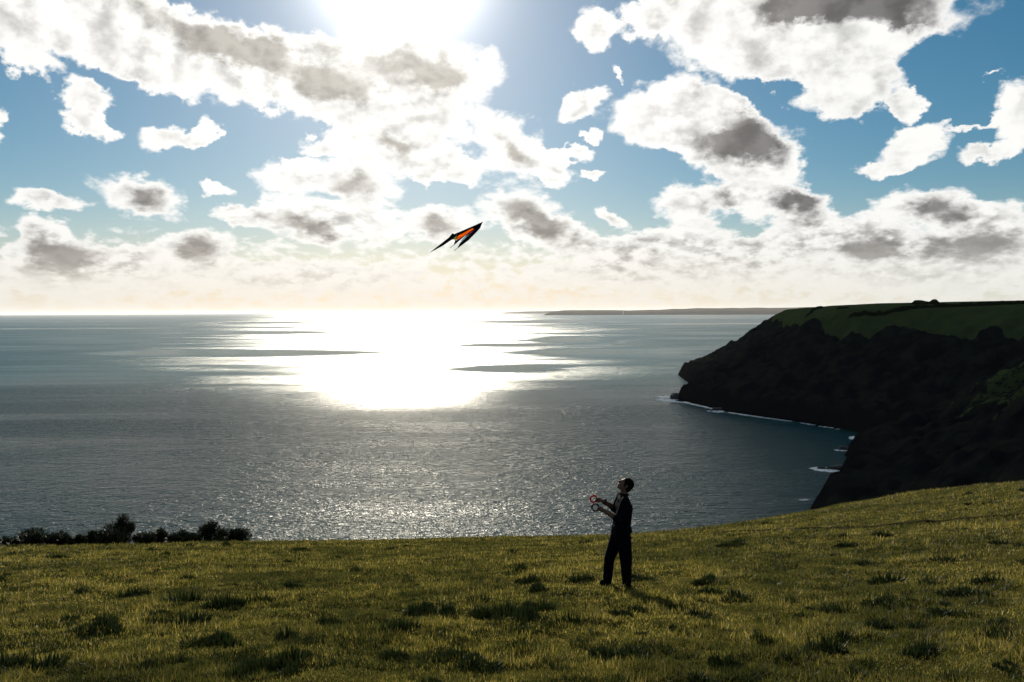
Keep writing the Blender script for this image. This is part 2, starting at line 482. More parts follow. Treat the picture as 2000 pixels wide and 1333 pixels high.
def sea_mat():
    m, k, o = new_mat('sea_water')
    pos = k.node('ShaderNodeNewGeometry').outputs['Position']
    px, py, pz = k.xyz(pos)
    # gusts, and slicks in place of cloud shade: long bands lying across the wind
    big = k.noise(k.comb(k.m('MULTIPLY', px, 0.25), py, 0.0), 1 / 150.0, 4.0, 0.6, dist=0.6)
    far = k.noise(k.comb(k.m('MULTIPLY', px, 0.12), py, 3.0), 1 / 700.0, 3.0, 0.5, dist=0.4)
    wob = k.v('SCALE', k.v('SUBTRACT', k.noise(k.comb(k.m('MULTIPLY', px, 0.2), py, 7.0), 1 / 260.0, 4.0, 0.6, color=True), (0.5, 0.5, 0.5)), scale=260.0)
    sl_ = k.blobs(k.v('MULTIPLY', k.v('ADD', k.comb(px, py, 0.0), wob), (1, 1, 0)), SHADE_SLICKS)
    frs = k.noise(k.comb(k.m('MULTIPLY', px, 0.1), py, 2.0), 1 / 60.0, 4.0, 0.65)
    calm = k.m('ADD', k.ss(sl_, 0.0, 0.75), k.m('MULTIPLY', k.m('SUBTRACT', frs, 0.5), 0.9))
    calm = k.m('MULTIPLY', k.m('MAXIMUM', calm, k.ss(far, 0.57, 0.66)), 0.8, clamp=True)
    gust = k.m('ADD', k.m('MULTIPLY', k.ss(big, 0.34, 0.64), 0.75), k.m('MULTIPLY', k.ss(far, 0.56, 0.40), 0.25))
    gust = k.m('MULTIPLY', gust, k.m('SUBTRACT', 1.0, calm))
    w1 = k.noise(k.comb(k.m('MULTIPLY', px, 0.5), py, 0.0), 1 / 8.0, 3.0, 0.6, dist=0.5)
    w2 = k.noise(k.comb(k.m('MULTIPLY', px, 0.45), py, 5.0), 1 / 2.6, 3.0, 0.6, dist=0.4)
    w2 = k.m('SUBTRACT', 1.0, k.m('ABSOLUTE', k.m('MULTIPLY_ADD', w2, 4.0, -2.0)))
    h = k.m('ADD', k.m('MULTIPLY', w1, 3.2), k.m('MULTIPLY', w2, 0.75))
    bp = k.node('ShaderNodeBump')
    k.link(h, bp.inputs['Height'])
    opensea = k.ss(py, 500.0, 1500.0)         # the bay is sheltered, the open sea rougher
    stren = k.m('MULTIPLY', k.m('MULTIPLY_ADD', gust, 0.65, 0.35), k.m('MULTIPLY_ADD', opensea, -0.4, 1.0))
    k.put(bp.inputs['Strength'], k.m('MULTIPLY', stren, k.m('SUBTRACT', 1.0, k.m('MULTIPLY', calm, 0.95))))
    bp.inputs['Distance'].default_value = 1.0
    # body colour of the water under a rough mirror
    rough = k.m('MULTIPLY_ADD', opensea, 0.13, 0.27)
    rough = k.m('ADD', rough, k.m('MULTIPLY', k.m('SUBTRACT', gust, 0.5), 0.10))
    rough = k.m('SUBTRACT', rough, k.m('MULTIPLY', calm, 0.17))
    body = k.node('ShaderNodeBsdfDiffuse')
    body.inputs[0].default_value = (0.003, 0.042, 0.046, 1)
    gl = k.node('ShaderNodeBsdfAnisotropic', distribution='BECKMANN')
    gl.inputs['Color'].default_value = (0.86, 0.85, 0.81, 1)
    k.put(gl.inputs['Roughness'], rough)
    k.link(bp.outputs[0], gl.inputs['Normal'])
    fr = k.node('ShaderNodeFresnel')
    fr.inputs['IOR'].default_value = 1.333
    k.link(bp.outputs[0], fr.inputs['Normal'])
    mx = k.node('ShaderNodeMixShader')
    k.put(mx.inputs[0], k.m('MULTIPLY', fr.outputs[0], 0.58))
    k.link(body.outputs[0], mx.inputs[1]); k.link(gl.outputs[0], mx.inputs[2])
    k.link(mx.outputs[0], o.inputs[0])
    return m
def coast_mat():
    m, k, o = new_mat('heath_and_rock')
    geo = k.node('ShaderNodeNewGeometry')
    pos = geo.outputs['Position']
    x, y, z = k.xyz(pos)
    n1 = k.noise(pos, 1 / 14.0, 5.0, 0.6)
    n2 = k.noise(pos, 1 / 3.0, 4.0, 0.65)
    fld = k.node('ShaderNodeAttribute', attribute_name='field').outputs['Fac']
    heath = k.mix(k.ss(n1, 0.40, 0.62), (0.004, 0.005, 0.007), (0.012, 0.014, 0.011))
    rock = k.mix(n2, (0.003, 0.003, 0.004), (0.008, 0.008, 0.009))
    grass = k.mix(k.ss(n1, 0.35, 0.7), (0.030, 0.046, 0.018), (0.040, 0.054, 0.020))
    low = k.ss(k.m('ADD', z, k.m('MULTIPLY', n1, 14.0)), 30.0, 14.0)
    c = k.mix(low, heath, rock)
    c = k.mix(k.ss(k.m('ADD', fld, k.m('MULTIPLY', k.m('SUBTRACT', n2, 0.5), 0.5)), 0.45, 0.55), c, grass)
    p = k.node('ShaderNodeBsdfPrincipled')
    k.link(c, p.inputs['Base Color']); p.inputs['Roughness'].default_value = 0.95
    p.inputs['Specular IOR Level'].default_value = 0.0
    b = k.node('ShaderNodeBump'); b.inputs['Strength'].default_value = 0.8; b.inputs['Distance'].default_value = 1.2
    k.link(k.m('ADD', n1, k.m('MULTIPLY', n2, 0.5)), b.inputs['Height']); k.link(b.outputs[0], p.inputs['Normal'])
    k.link(p.outputs[0], o.inputs[0])
    return m
def turf_mat():
    m, k, o = new_mat('turf')
    pos = k.node('ShaderNodeNewGeometry').outputs['Position']
    a = k.noise(pos, 1.3, 5.0, 0.65)
    b = k.noise(pos, 14.0, 4.0, 0.7)
    c = k.mix(k.ss(a, 0.38, 0.62), (0.024, 0.030, 0.008), (0.060, 0.052, 0.014))
    c = k.mix(k.ss(b, 0.35, 0.7), k.mix(0.6, c, (0.012, 0.014, 0.005)), c)
    p = k.node('ShaderNodeBsdfPrincipled')
    k.link(c, p.inputs['Base Color']); p.inputs['Roughness'].default_value = 1.0
    p.inputs['Specular IOR Level'].default_value = 0.0
    bp = k.node('ShaderNodeBump'); bp.inputs['Strength'].default_value = 1.0; bp.inputs['Distance'].default_value = 0.04
    k.link(b, bp.inputs['Height']); k.link(bp.outputs[0], p.inputs['Normal'])
    k.link(p.outputs[0], o.inputs[0])
    return m

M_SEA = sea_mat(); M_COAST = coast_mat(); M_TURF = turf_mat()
M_GRASS = leafy('grass_blades', [(0.038, 0.052, 0.008), (0.092, 0.095, 0.015), (0.150, 0.130, 0.022), (0.24, 0.19, 0.040), (0.42, 0.32, 0.10)], trans=0.48, patch=1.9, patch_col=(0.012, 0.022, 0.004), rare=(0.5, 0.46, 0.34))
M_TUFT = leafy('tussock_blades', [(0.010, 0.018, 0.005), (0.020, 0.032, 0.008), (0.035, 0.045, 0.012)], trans=0.15)
M_COARSE = leafy('coarse_grass', [(0.008, 0.015, 0.004), (0.018, 0.028, 0.006), (0.030, 0.038, 0.009), (0.07, 0.06, 0.016)], trans=0.25)
M_GORSE = leafy('gorse_leaves', [(0.006, 0.010, 0.004), (0.014, 0.020, 0.007), (0.02, 0.026, 0.008)], trans=0.1)
M_BARK = plain('bark', (0.03, 0.022, 0.015), 0.9, 0.1, 20.0)
M_FOAM = plain('sea_foam', (0.75, 0.77, 0.76), 0.6, 0.2, 2.0, 0.15)
M_ROCK = plain('wet_rock', (0.018, 0.018, 0.018), 0.6, 0.3, 0.6, 0.5)
M_HEDGE = plain('hedge_leaves', (0.010, 0.013, 0.006), 0.95, 0.0, 0.5, 0.5)
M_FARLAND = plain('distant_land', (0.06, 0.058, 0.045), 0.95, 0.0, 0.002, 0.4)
M_WHITE = plain('white_paint', (0.8, 0.8, 0.78), 0.6, 0.3)
M_SOIL = plain('trodden_soil', (0.022, 0.018, 0.010), 1.0, 0.0, 4.0, 0.5)

# ------------------------------------------------------------------ the land
SHORE = [(-9000, -2600), (-1500, -100), (-600, 60), (-200, 138), (-60, 148), (40, 170), (82, 220), (106, 285), (128, 343), (141, 359), (158, 382), (168, 410),
         (186, 432), (190, 446), (200, 458), (207, 489), (226, 505), (240, 518), (256, 534), (264, 552), (258, 566), (249, 596), (231, 633), (206, 675),
         (191, 700), (178, 760), (172, 785), (168, 806), (178, 822), (192, 850), (208, 900), (222, 1000), (235, 1120), (330, 1300), (600, 1600),
         (1300, 2100), (3000, 2700), (9000, 3500), (9000, -9000), (-9000, -9000)]
def shore_dist(X, Y):
    P = np.array(SHORE, dtype=float)
    shp = X.shape
    x = X.ravel(); y = Y.ravel()
    best = np.full(x.shape, 1e18); inside = np.zeros(x.shape, dtype=bool)
    for i in range(len(P)):
        ax, ay = P[i]; bx, by = P[(i + 1) % len(P)]
        dx, dy = bx - ax, by - ay
        t = np.clip(((x - ax) * dx + (y - ay) * dy) / (dx * dx + dy * dy), 0, 1)
        best = np.minimum(best, (x - ax - t * dx) ** 2 + (y - ay - t * dy) ** 2)
        cond = (ay > y) != (by > y)
        xc = ax + (y - ay) / (dy if dy != 0 else 1e-9) * dx
        inside ^= cond & (x < xc)
    d = np.sqrt(best)
    return np.where(inside, d, -d).reshape(shp)
def meadow_base(x, y):
    gx = np.where(x > 0, 0.0055 * np.minimum(x, 20) ** 2 + 0.06 * np.maximum(x - 20, 0), 0.014 * x)
    return 88.15 - 0.19 * y - 0.00135 * y * np.abs(y) + gx
def meadow(x, y):
    return (meadow_base(x, y) + 0.10 * (fbm(x * 0.7, y * 0.7, 3, 5) - 0.5) + 0.16 * (fbm(x * 0.16, y * 0.16, 2, 9) - 0.5)
            + 0.05 * (vnoise(x * 2.7, y * 2.7, 31) - 0.5))
PROF_S = [-60, 0, 4, 11, 50, 90, 115, 145, 250, 500, 1500]
PROF_H = [-5, -0.8, 8, 18, 37, 63, 79, 91, 97, 101, 108]
def coast_height(X, Y):
    s = shore_dist(X, Y)
    w = sstep(s, 5, 40)
    rag = (fbm(X / 16, Y / 16, 3, 3) - 0.5) * 14 + (fbm(X / 5, Y / 5, 3, 8) - 0.5) * 5
    s2 = s + rag * sstep(s, -2, 12)
    h = np.interp(s2, PROF_S, PROF_H)
    slope_zone = sstep(s, 6, 30) * (1 - sstep(s, 100, 150))
    gul = 1 - np.abs(fbm(X / 55, Y / 38, 4, 21) * 2 - 1)
    h = h - slope_zone * (gul ** 3) * 11 + slope_zone * ((fbm(X / 9, Y / 9, 4, 41) - 0.5) * 5.0 + (fbm(X / 3.5, Y / 3.5, 2, 61) - 0.5) * 2.6)
    # the top field rises gently away from the cove
    h = h + sstep(Y, 600, 1100) * sstep(s, 120, 200) * 2.0
    r = np.hypot(X, Y)
    near = meadow_base(X, np.minimum(Y, 100)) - 0.6
    b = sstep(r, 55, 105)
    b = np.maximum(b, sstep(-Y, 20, 80))
    return np.where(s > 20, near * (1 - b) + h * b, h)
def span(*p):
    out = []
    for a, b, st in p:
        out.append(np.arange(a, b, st))
    return np.concatenate(out)
xs = span((-9000, -1500, 500), (-1500, -60, 45), (-60, 120, 4), (120, 460, 2.5), (460, 760, 6), (760, 2600, 60), (2600, 9001, 800))
ys = span((-9000, -800, 600), (-800, 40, 20), (40, 320, 4), (320, 940, 2.5), (940, 1300, 8), (1300, 2800, 60), (2800, 4001, 300))
coast_me, cx, cy, cz = grid_mesh('headland', xs, ys, coast_height)
sd = shore_dist(cx, cy)
edge = 114 + (fbm(cx / 60, cy / 60, 3, 77) - 0.5) * 40
fieldmask = sstep(sd, edge - 4, edge + 4)
patches = sstep(fbm(cx / 30, cy / 12, 4, 55), 0.50, 0.62) * sstep(cx, 170, 240) * (1 - sstep(cy, 470, 540)) * sstep(sd, 25, 60) * 0.54
attr(coast_me, 'field', np.maximum(fieldmask, patches))
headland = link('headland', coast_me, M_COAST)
tag(headland, 'dark heath-covered headland and cliffs around the cove with green fields on top', kind='structure')

mx_ = span((-70, -26, 0.8), (-26, 30, 0.14), (30, 75, 0.8))
my_ = span((-8, 4, 0.6), (4, 42, 0.14), (42, 72, 0.6))
mead_me, _, _, _ = grid_mesh('meadow', mx_, my_, meadow)
meadow_o = link('meadow', mead_me, M_TURF)
tag(meadow_o, 'rough grassy cliff-top meadow sloping down towards the sea', kind='structure')

# the sea, out to the horizon
def sea_mesh():
    rad = [0, 300, 900, 2500, 7000, 20000, 45000, 80000]
    seg = 96
    V = [(0, 0, 0)]; Fc = []
    for r in rad[1:]:
        V += [(r * math.cos(2 * math.pi * i / seg), r * math.sin(2 * math.pi * i / seg), 0.0) for i in range(seg)]
    for i in range(seg):
        Fc.append((0, 1 + i, 1 + (i + 1) % seg))
    for j in range(len(rad) - 2):
        a = 1 + j * seg; b = a + seg
        for i in range(seg):
            Fc.append((a + i, b + i, b + (i + 1) % seg, a + (i + 1) % seg))
    return mesh_from('sea', V, Fc)
sea = link('sea', sea_mesh(), M_SEA, smooth=False)
tag(sea, 'wide glittering grey-green sea reaching to the horizon', kind='structure')

# ------------------------------------------------------------------ far land across the bay
def ridge(name, az0, az1, dist, prof, depth, label):
    """low coast seen from far off: skyline heights along an arc, sloping down on both sides"""
    n = 120; cross = [(-1.0, -0.02), (-0.82, 0.55), (-0.45, 0.86), (0.0, 1.0), (0.5, 0.9), (1.0, -0.02)]
    V = []; Fc = []
    for i in range(n + 1):
        t = i / n
        a = R(az0 + (az1 - az0) * t)
        h = np.interp(t, [p[0] for p in prof], [p[1] for p in prof]) * (0.94 + 0.12 * float(fbm(np.array([t * 30]), np.array([2.0]), 3, 6)[0]))
        wd = depth * min(1.0, 0.15 + t * 8) * (0.85 + 0.3 * float(vnoise(np.array([t * 14]), np.array([5.0]), 4)[0]))
        for (c, f) in cross:
            r = dist + c * wd
            V.append((r * math.sin(a), r * math.cos(a), h * f if f > 0 else -4.0))
    m = len(cross)
    for i in range(n):
        for j in range(m - 1):
            a = i * m + j
            Fc.append((a, a + m, a + m + 1, a + 1))
    Fc.append(tuple(range(m))); Fc.append(tuple(n * m + j for j in range(m))[::-1])
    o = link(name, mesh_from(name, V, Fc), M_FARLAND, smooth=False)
    return tag(o, label, kind='structure')
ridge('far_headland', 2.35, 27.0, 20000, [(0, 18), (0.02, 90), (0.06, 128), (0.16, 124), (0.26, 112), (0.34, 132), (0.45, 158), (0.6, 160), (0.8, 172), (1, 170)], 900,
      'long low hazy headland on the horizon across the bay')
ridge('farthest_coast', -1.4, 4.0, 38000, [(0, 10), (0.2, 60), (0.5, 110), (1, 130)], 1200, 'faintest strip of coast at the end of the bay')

# ------------------------------------------------------------------ unseen cloud added above the view, shaped to shade near water and headland
def shade_cloud():
    bm = bmesh.new()
    rr = random.Random(5)
    H = 4500.0
    sh = Vector((sun_dir.x / sun_dir.z * H, sun_dir.y / sun_dir.z * H, H))
    spots = []
    for i in range(170):
        gx = rr.uniform(-900, 900)
        spots.append((gx, rr.uniform(330, min(600 + 0.75 * abs(gx + 110), 900))))
    for i in range(26):
        spots.append((rr.uniform(190, 620), rr.uniform(240, 420)))
    for i in range(24):
        spots.append((rr.uniform(200, 620), rr.uniform(640, 900)))
    for i in range(14):
        spots.append((rr.uniform(120, 260), rr.uniform(620, 800)))
    for i in range(24):
        spots.append((rr.uniform(110, 320), rr.uniform(700, 860)))
    for i in range(22):
        spots.append((rr.uniform(170, 520), rr.uniform(90, 300)))
    for gx, gy in spots:
        r = rr.uniform(70, 140)
        ball(bm, Vector((gx, gy - 500, rr.uniform(-25, 25))) * 0.01, (r * 0.01 * rr.uniform(1, 1.7), r * 0.01, r * 0.01 * rr.uniform(0.5, 0.8)), seg=10)
    me = fuse('cloud', bm, 0.22, 3)
    me.transform(Matrix.Scale(100.0, 4))
    m, k, o = new_mat('shade_cloud_droplets')
    v = k.node('ShaderNodeVolumePrincipled')
    v.inputs['Color'].default_value = (0.98, 0.98, 0.98, 1)
    v.inputs['Density'].default_value = 0.0070
    v.inputs['Anisotropy'].default_value = 0.5
    k.link(v.outputs[0], o.inputs['Volume'])
    o = link('cloud', me, m)
    o.location = sh + Vector((0, 500, 0))
    return tag(o, 'unseen cloud added above the view to shade the near sea and headland', kind='stuff')
shade_cloud()

# ------------------------------------------------------------------ hedges on the headland
def ch(x, y):
    return float(coast_height(np.array([float(x)]), np.array([float(y)]))[0])
def hedge(pts, wid, hgt, label, seed):
    rr = random.Random(seed)
    P = []
    for (a, b) in zip(pts, pts[1:]):
        n = max(2, int(math.hypot(b[0] - a[0], b[1] - a[1]) / 3.0))
        P += [(a[0] + (b[0] - a[0]) * i / n, a[1] + (b[1] - a[1]) * i / n) for i in range(n)]
    P.append(pts[-1])
    V = []; Fc = []
    prof = [(-1, -0.4), (-0.95, 0.45), (-0.55, 0.9), (0.0, 1.05), (0.6, 0.85), (1, 0.4), (1, -0.4)]
    for i, (x, y) in enumerate(P):
        q = P[min(i + 1, len(P) - 1)]; p = P[max(i - 1, 0)]
        tx, ty = q[0] - p[0], q[1] - p[1]
        L = math.hypot(tx, ty) or 1
        nx, ny = -ty / L, tx / L
        z = ch(x, y)
        hh = hgt * rr.uniform(0.7, 1.25); ww = wid * rr.uniform(0.8, 1.2)
        if i in (0, len(P) - 1): hh *= 0.4; ww *= 0.5
        for (c, f) in prof:
            V.append((x + nx * c * ww + rr.uniform(-.3, .3), y + ny * c * ww + rr.uniform(-.3, .3), z + f * hh * (rr.uniform(.85, 1.15) if f > 0 else 1)))
    m = len(prof)
    for i in range(len(P) - 1):
        for j in range(m - 1):
            a = i * m + j
            Fc.append((a, a + 1, a + m + 1, a + m))
    Fc.append(tuple(range(m))[::-1]); Fc.append(tuple((len(P) - 1) * m + j for j in range(m)))
    o = link('hedge', mesh_from('hedge', V, Fc), M_HEDGE, smooth=False)
    return tag(o, label, 'hedge', 'hedges dividing the headland fields')
hedge([(316, 742), (331, 726), (349, 707), (384, 697), (422, 685), (445, 683), (520, 676), (640, 660)], 2.2, 3.0, 'long dark hedge curving between the two green fields on the headland', 3)
hedge([(392, 775), (399, 766), (407, 752)], 2.4, 3.4, 'short dark clump of hedge breaking the headland skyline', 4)
hedge([(330, 800), (338, 806), (347, 812)], 1.6, 1.8, 'small patch of scrub inside the far green field on the headland', 6)
hedge([(338, 905), (352, 925), (372, 945)], 2.4, 2.6, 'scrub along the seaward end of the headland skyline', 8)

# ------------------------------------------------------------------ rocks and surf
def rock(x, y, rx, ry, h, label, seed):
    bm = bmesh.new()
    bmesh.ops.create_icosphere(bm, subdivisions=3, radius=1.0)
    for v in bm.verts:
        p = v.co.copy()
        f = 0.75 + 0.55 * float(fbm(np.array([p.x * 1.6 + seed * 3.1 + p.z]), np.array([p.y * 1.6 - seed + p.z * 0.7]), 4, seed)[0])
        v.co = Vector((p.x * f * rx, p.y * f * ry, (p.z * f) * h))
    o = link('sea_rock', bm_mesh('sea_rock', bm), M_ROCK, smooth=False)
    o.location = (x, y, h * 0.15)
    return tag(o, label, 'rock', 'rocks at the foot of the cliffs')
rock(169, 806, 7, 5, 5.0, 'dark rock in the surf off the tip of the headland', 1)
rock(186, 712, 5, 3, 2.2, 'low wet rock by the foam under the headland cliff', 2)
rock(248, 551, 6, 4, 1.8, 'rock ringed with white foam at the head of the cove', 3)
rock(186, 444, 7, 3, 2.4, 'dark rock poking from the nearer cliff into foam', 4)
rock(176, 446, 2.6, 1.5, 1.0, 'small rock inside the foam off the nearer cliff', 5)
rock(214, 507, 4, 3, 2.0, 'small rock with a fleck of foam beside the bulging cliff', 6)

def foam():
    rr = random.Random(12)
    V = []; Fc = []
    def fleck(x, y, rx, ry):
        n = rr.randint(7, 10); b = len(V); z = 0.06
        rot = rr.uniform(-.35, .35)
        V.append((x, y, z + 0.18))
        for i in range(n):
            a = 2 * math.pi * i / n; f = rr.uniform(.45, 1.15)
            dx, dy = math.cos(a) * rx * f, math.sin(a) * ry * f
            V.append((x + dx * math.cos(rot) - dy * math.sin(rot), y + dx * math.sin(rot) + dy * math.cos(rot), z))
        for i in range(n):
            Fc.append((b, b + 1 + i, b + 1 + (i + 1) % n))
    def patch(cx_, cy_, wx, wy, n, hole=0.0, s=1.0):
        for _ in range(n):
            a = rr.uniform(0, 2 * math.pi); q = math.sqrt(rr.uniform(hole * hole, 1))
            fleck(cx_ + wx * q * math.cos(a), cy_ + wy * q * math.sin(a), rr.uniform(.9, 3.4) * s, rr.uniform(.7, 2.4) * s)
    def line(pts, n, jit, s=1.0):
        for _ in range(n):
            t = rr.uniform(0, len(pts) - 1.001); i = int(t); f = t - i
            fleck(pts[i][0] + (pts[i + 1][0] - pts[i][0]) * f + rr.gauss(0, jit), pts[i][1] + (pts[i + 1][1] - pts[i][1]) * f + rr.gauss(0, jit * 2), rr.uniform(1.0, 3.6) * s, rr.uniform(.8, 2.6) * s)
    patch(160, 812, 9, 26, 90, 0.3)
    line([(148, 800), (156, 785), (166, 778), (174, 772)], 80, 1.0)
    line([(152, 830), (158, 822), (166, 818)], 35, 1.2)
    line([(170, 772), (176, 752), (182, 735), (187, 716)], 90, 0.7)
    patch(183, 704, 7, 8, 45, 0.2)
    line([(192, 697), (200, 681), (208, 668), (219, 650), (226, 640)], 170, 0.5)
    line([(231, 630), (240, 612), (248, 594)], 26, 0.9, 0.9)
    patch(247, 551, 10, 9, 110, 0.35, 0.9)
    patch(257, 565, 5, 6, 18, 0, 0.8)
    patch(213, 504, 5, 3, 24, 0, 0.8)
    patch(178, 444, 8, 7, 85, 0.25, 0.8)
    patch(138, 372, 2.2, 1.6, 8, 0, 0.6)
    line([(142, 362), (150, 372), (160, 386)], 10, 0.8, 0.5)
    line([(190, 448), (202, 462), (208, 488)], 14, 0.8, 0.6)
    o = link('surf_foam', mesh_from('surf_foam', V, Fc), M_FOAM, smooth=True)
    return tag(o, 'white surf breaking along the foot of the cliffs', kind='stuff')
foam()

# ------------------------------------------------------------------ lighthouse on the far shore
def lighthouse():
    a = R(8.05); r = 18950.0
    root = tag(empty('lighthouse', (r * math.sin(a), r * math.cos(a), 40.0)), 'tiny white lighthouse low on the hazy far headland', 'lighthouse')
    bm = bmesh.new(); tube(bm, [(0, 0, -30), (0, 0, 18), (0, 0, 44)], 13, 12, 9); link('tower', bm_mesh('tower', bm), M_WHITE, root)
    bm = bmesh.new(); tube(bm, [(0, 0, 44), (0, 0, 46)], 11, 12); link('gallery', bm_mesh('gallery', bm), M_WHITE, root)
    bm = bmesh.new(); tube(bm, [(0, 0, 46), (0, 0, 54), (0, 0, 59)], 6.5, 12, 1.0); link('lantern_room', bm_mesh('lantern_room', bm), M_WHITE, root)
lighthouse()

# ------------------------------------------------------------------ grass on the meadow
def gz(x, y):
    return float(meadow(np.array([float(x)]), np.array([float(y)]))[0])
def blades(x, y, h, w, lean, az, yaw, z=None):
    """one triangle per blade, bent over by lean in direction az"""
    n = len(x)
    if z is None:
        z = meadow(x, y)
    bx = np.cos(yaw) * w * 0.5; by = np.sin(yaw) * w * 0.5
    V = np.empty((n, 3, 3))
    V[:, 0, 0] = x - bx; V[:, 0, 1] = y - by; V[:, 0, 2] = z - 0.01
    V[:, 1, 0] = x + bx; V[:, 1, 1] = y + by; V[:, 1, 2] = z - 0.01
    V[:, 2, 0] = x + np.cos(az) * h * np.sin(lean); V[:, 2, 1] = y + np.sin(az) * h * np.sin(lean); V[:, 2, 2] = z + h * np.cos(lean)
    return V.reshape(-1, 3)
def tuftiness(x, y):
    a = fbm(x * 1.1, y * 1.6, 3, 71)
    b = fbm(x * 3.3, y * 4.0, 2, 91)
    return sstep(a * 0.65 + b * 0.4, 0.54, 0.66)
def grass():
    n = 900000
    # denser towards the camera: distances drawn so that the picture is evenly covered
    u = RNG.random(n)
    d0, d1 = 5.4, 41.0
    y = d0 * (d1 / d0) ** (u ** 1.12)
    x = (RNG.random(n) * 2 - 1) * (y * 0.74 + 0.6)
    t = tuftiness(x, y)
    keep = RNG.random(n) < (0.75 + 0.25 * t)
    x, y, t = x[keep], y[keep], t[keep]
    n = len(x)
    h = (0.018 + 0.036 * RNG.random(n) ** 1.8) * (0.8 + 1.3 * t) * (1 + y / 50)
    w = (0.004 + 0.006 * RNG.random(n)) * (0.75 + y / 12)
    V = blades(x, y, h, w, RNG.random(n) ** 0.8 * 1.25, RNG.random(n) * 6.283, RNG.random(n) * 3.1416)
    me = fast_mesh('grass', V, np.arange(len(V)).reshape(-1, 3))
    o = link('grass', me, M_GRASS, smooth=False)
    return tag(o, 'short olive and straw-coloured grass covering the meadow', kind='stuff')
grass()
def coarse_grass():
    n = 420000
    y = 5.6 * (40.0 / 5.6) ** (RNG.random(n) ** 1.08)
    x = (RNG.random(n) * 2 - 1) * (y * 0.74 + 0.6)
    f = fbm(x * 1.5, y * 2.2, 3, 171) * 0.45 + fbm(x * 4.2, y * 5.5, 3, 191) * 0.55
    keep = RNG.random(n) < sstep(f, 0.55, 0.61) * 0.95 + 0.02
    x, y = x[keep], y[keep]
    n = len(x)
    h = (0.030 + 0.055 * RNG.random(n) ** 1.5) * (1 + y / 60)
    w = (0.005 + 0.008 * RNG.random(n)) * (0.8 + y / 12)
    V = blades(x, y, h, w, RNG.random(n) * 1.0, RNG.random(n) * 6.283, RNG.random(n) * 3.1416)
    me = fast_mesh('coarse_grass', V, np.arange(len(V)).reshape(-1, 3))
    return tag(link('coarse_grass', me, M_COARSE, smooth=False), 'patches of darker coarse grass through the meadow turf', kind='stuff')
coarse_grass()

def tussock_mesh(i):
    r = np.random.default_rng(100 + i)
    parts = []
    for c in range(2 + i % 4):
        n = 150
        ox, oy = r.normal(0, .34) * (c > 0), r.normal(0, .22) * (c > 0)
        R0 = r.uniform(.22, .5) if c else .45
        a = r.random(n) * 6.283; q = np.sqrt(r.random(n))
        x = ox + np.cos(a) * q * R0 * 1.25; y = oy + np.sin(a) * q * R0 * .8
        h = (0.16 + 0.42 * r.random(n) ** 1.5) * (1.2 - q) * (R0 / .45) + 0.05
        parts.append(blades(x, y, h, 0.05 + 0.06 * r.random(n), (0.15 + q) * r.random(n) * 1.1, a + r.normal(0, .9, n), r.random(n) * 3.14, z=np.zeros(n) - 0.02))
    V = np.concatenate(parts)
    me = fast_mesh('tussock', V, np.arange(len(V)).reshape(-1, 3))
    me.materials.append(M_TUFT)
    return me
TUSS = [tussock_mesh(i) for i in range(12)]
BIG = [(-5.07, 11.83, .42), (-4.06, 9.52, .5), (-6.34, 15.14, .3), (-3.04, 15.32, .28), (-1.41, 8.66, .34), (-0.03, 8.67, .3), (-1.13, 9.94, .4), (-0.38, 10.05, .34), (-0.49, 11.02, .36),
       (1.1, 13.07, .45), (-0.99, 10.53, .34), (0.18, 9.71, .36), (0.53, 9.21, .3), (0.06, 7.89, .25), (-0.58, 7.49, .4), (-0.2, 6.97, .3), (-6.38, 12.74, .34), (-3.82, 11.57, .4),
       (-4.27, 11.13, .42), (-5.01, 9.14, .3), (-2.47, 8.48, .34), (-2.27, 9.52, .3), (3.07, 12.36, .4), (3.09, 10.48, .3), (2.84, 7.33, .36), (5.51, 11.51, .4), (4.53, 9.33, .34),
       (4.92, 8.72, .26), (5.79, 10.83, .34), (5.94, 9.84, .28), (7.17, 13.03, .3), (6.18, 13.68, .26), (2.6, 7.07, .34), (1.96, 7.13, .3), (1.85, 8.55, .26), (2.6, 7.93, .24), (4.03, 9.46, .3),
       (4.76, 7.54, .34), (3.69, 7.11, .3), (1.16, 7.4, .3), (0.82, 11.56, .3), (2.9, 11.39, .3), (2.21, 12.84, .34), (-2.27, 7.12, .3), (-4.49, 7.38, .36), (-4.94, 7.62, .3), (-2.42, 6.86, .3),
       (-4.78, 10.33, .3), (6.64, 10.71, .3), (1.61, 9.89, .26)]
NAMED = {(1.1, 13.07): 'dark tussock beside the left foot of the person', (2.21, 12.84): 'dark tussock just right of the feet of the person',
         (2.9, 11.39): 'dark tussock under the far end of the shadow of the person', (-4.06, 9.52): 'largest dark tussock in the left of the meadow',
         (-5.07, 11.83): 'big round tussock behind the largest one in the left of the meadow', (-0.03, 8.67): 'small dark tussock near the middle of the lower meadow',
         (-4.94, 7.62): 'dark tussock in the bottom left corner of the meadow', (4.76, 7.54): 'dark tussock in the bottom right corner of the meadow',
         (7.17, 13.03): 'dark tussock farthest right along the upper meadow'}
rr = random.Random(77)
spots = list(BIG)
while len(spots) < 280:
    yy = 6.2 * (34 / 6.2) ** rr.random()
    xx = rr.uniform(-1, 1) * (yy * 0.7)
    if math.hypot(xx - 1.65, yy - 12.3) < 0.5: continue
    if float(fbm(np.array([xx * 0.5]), np.array([yy * 0.5]), 2, 131)[0]) + rr.uniform(-.12, .12) < 0.47: continue
    spots.append((xx, yy, (0.10 + 0.2 * rr.random() ** 1.8) * (0.85 + yy / 60)))
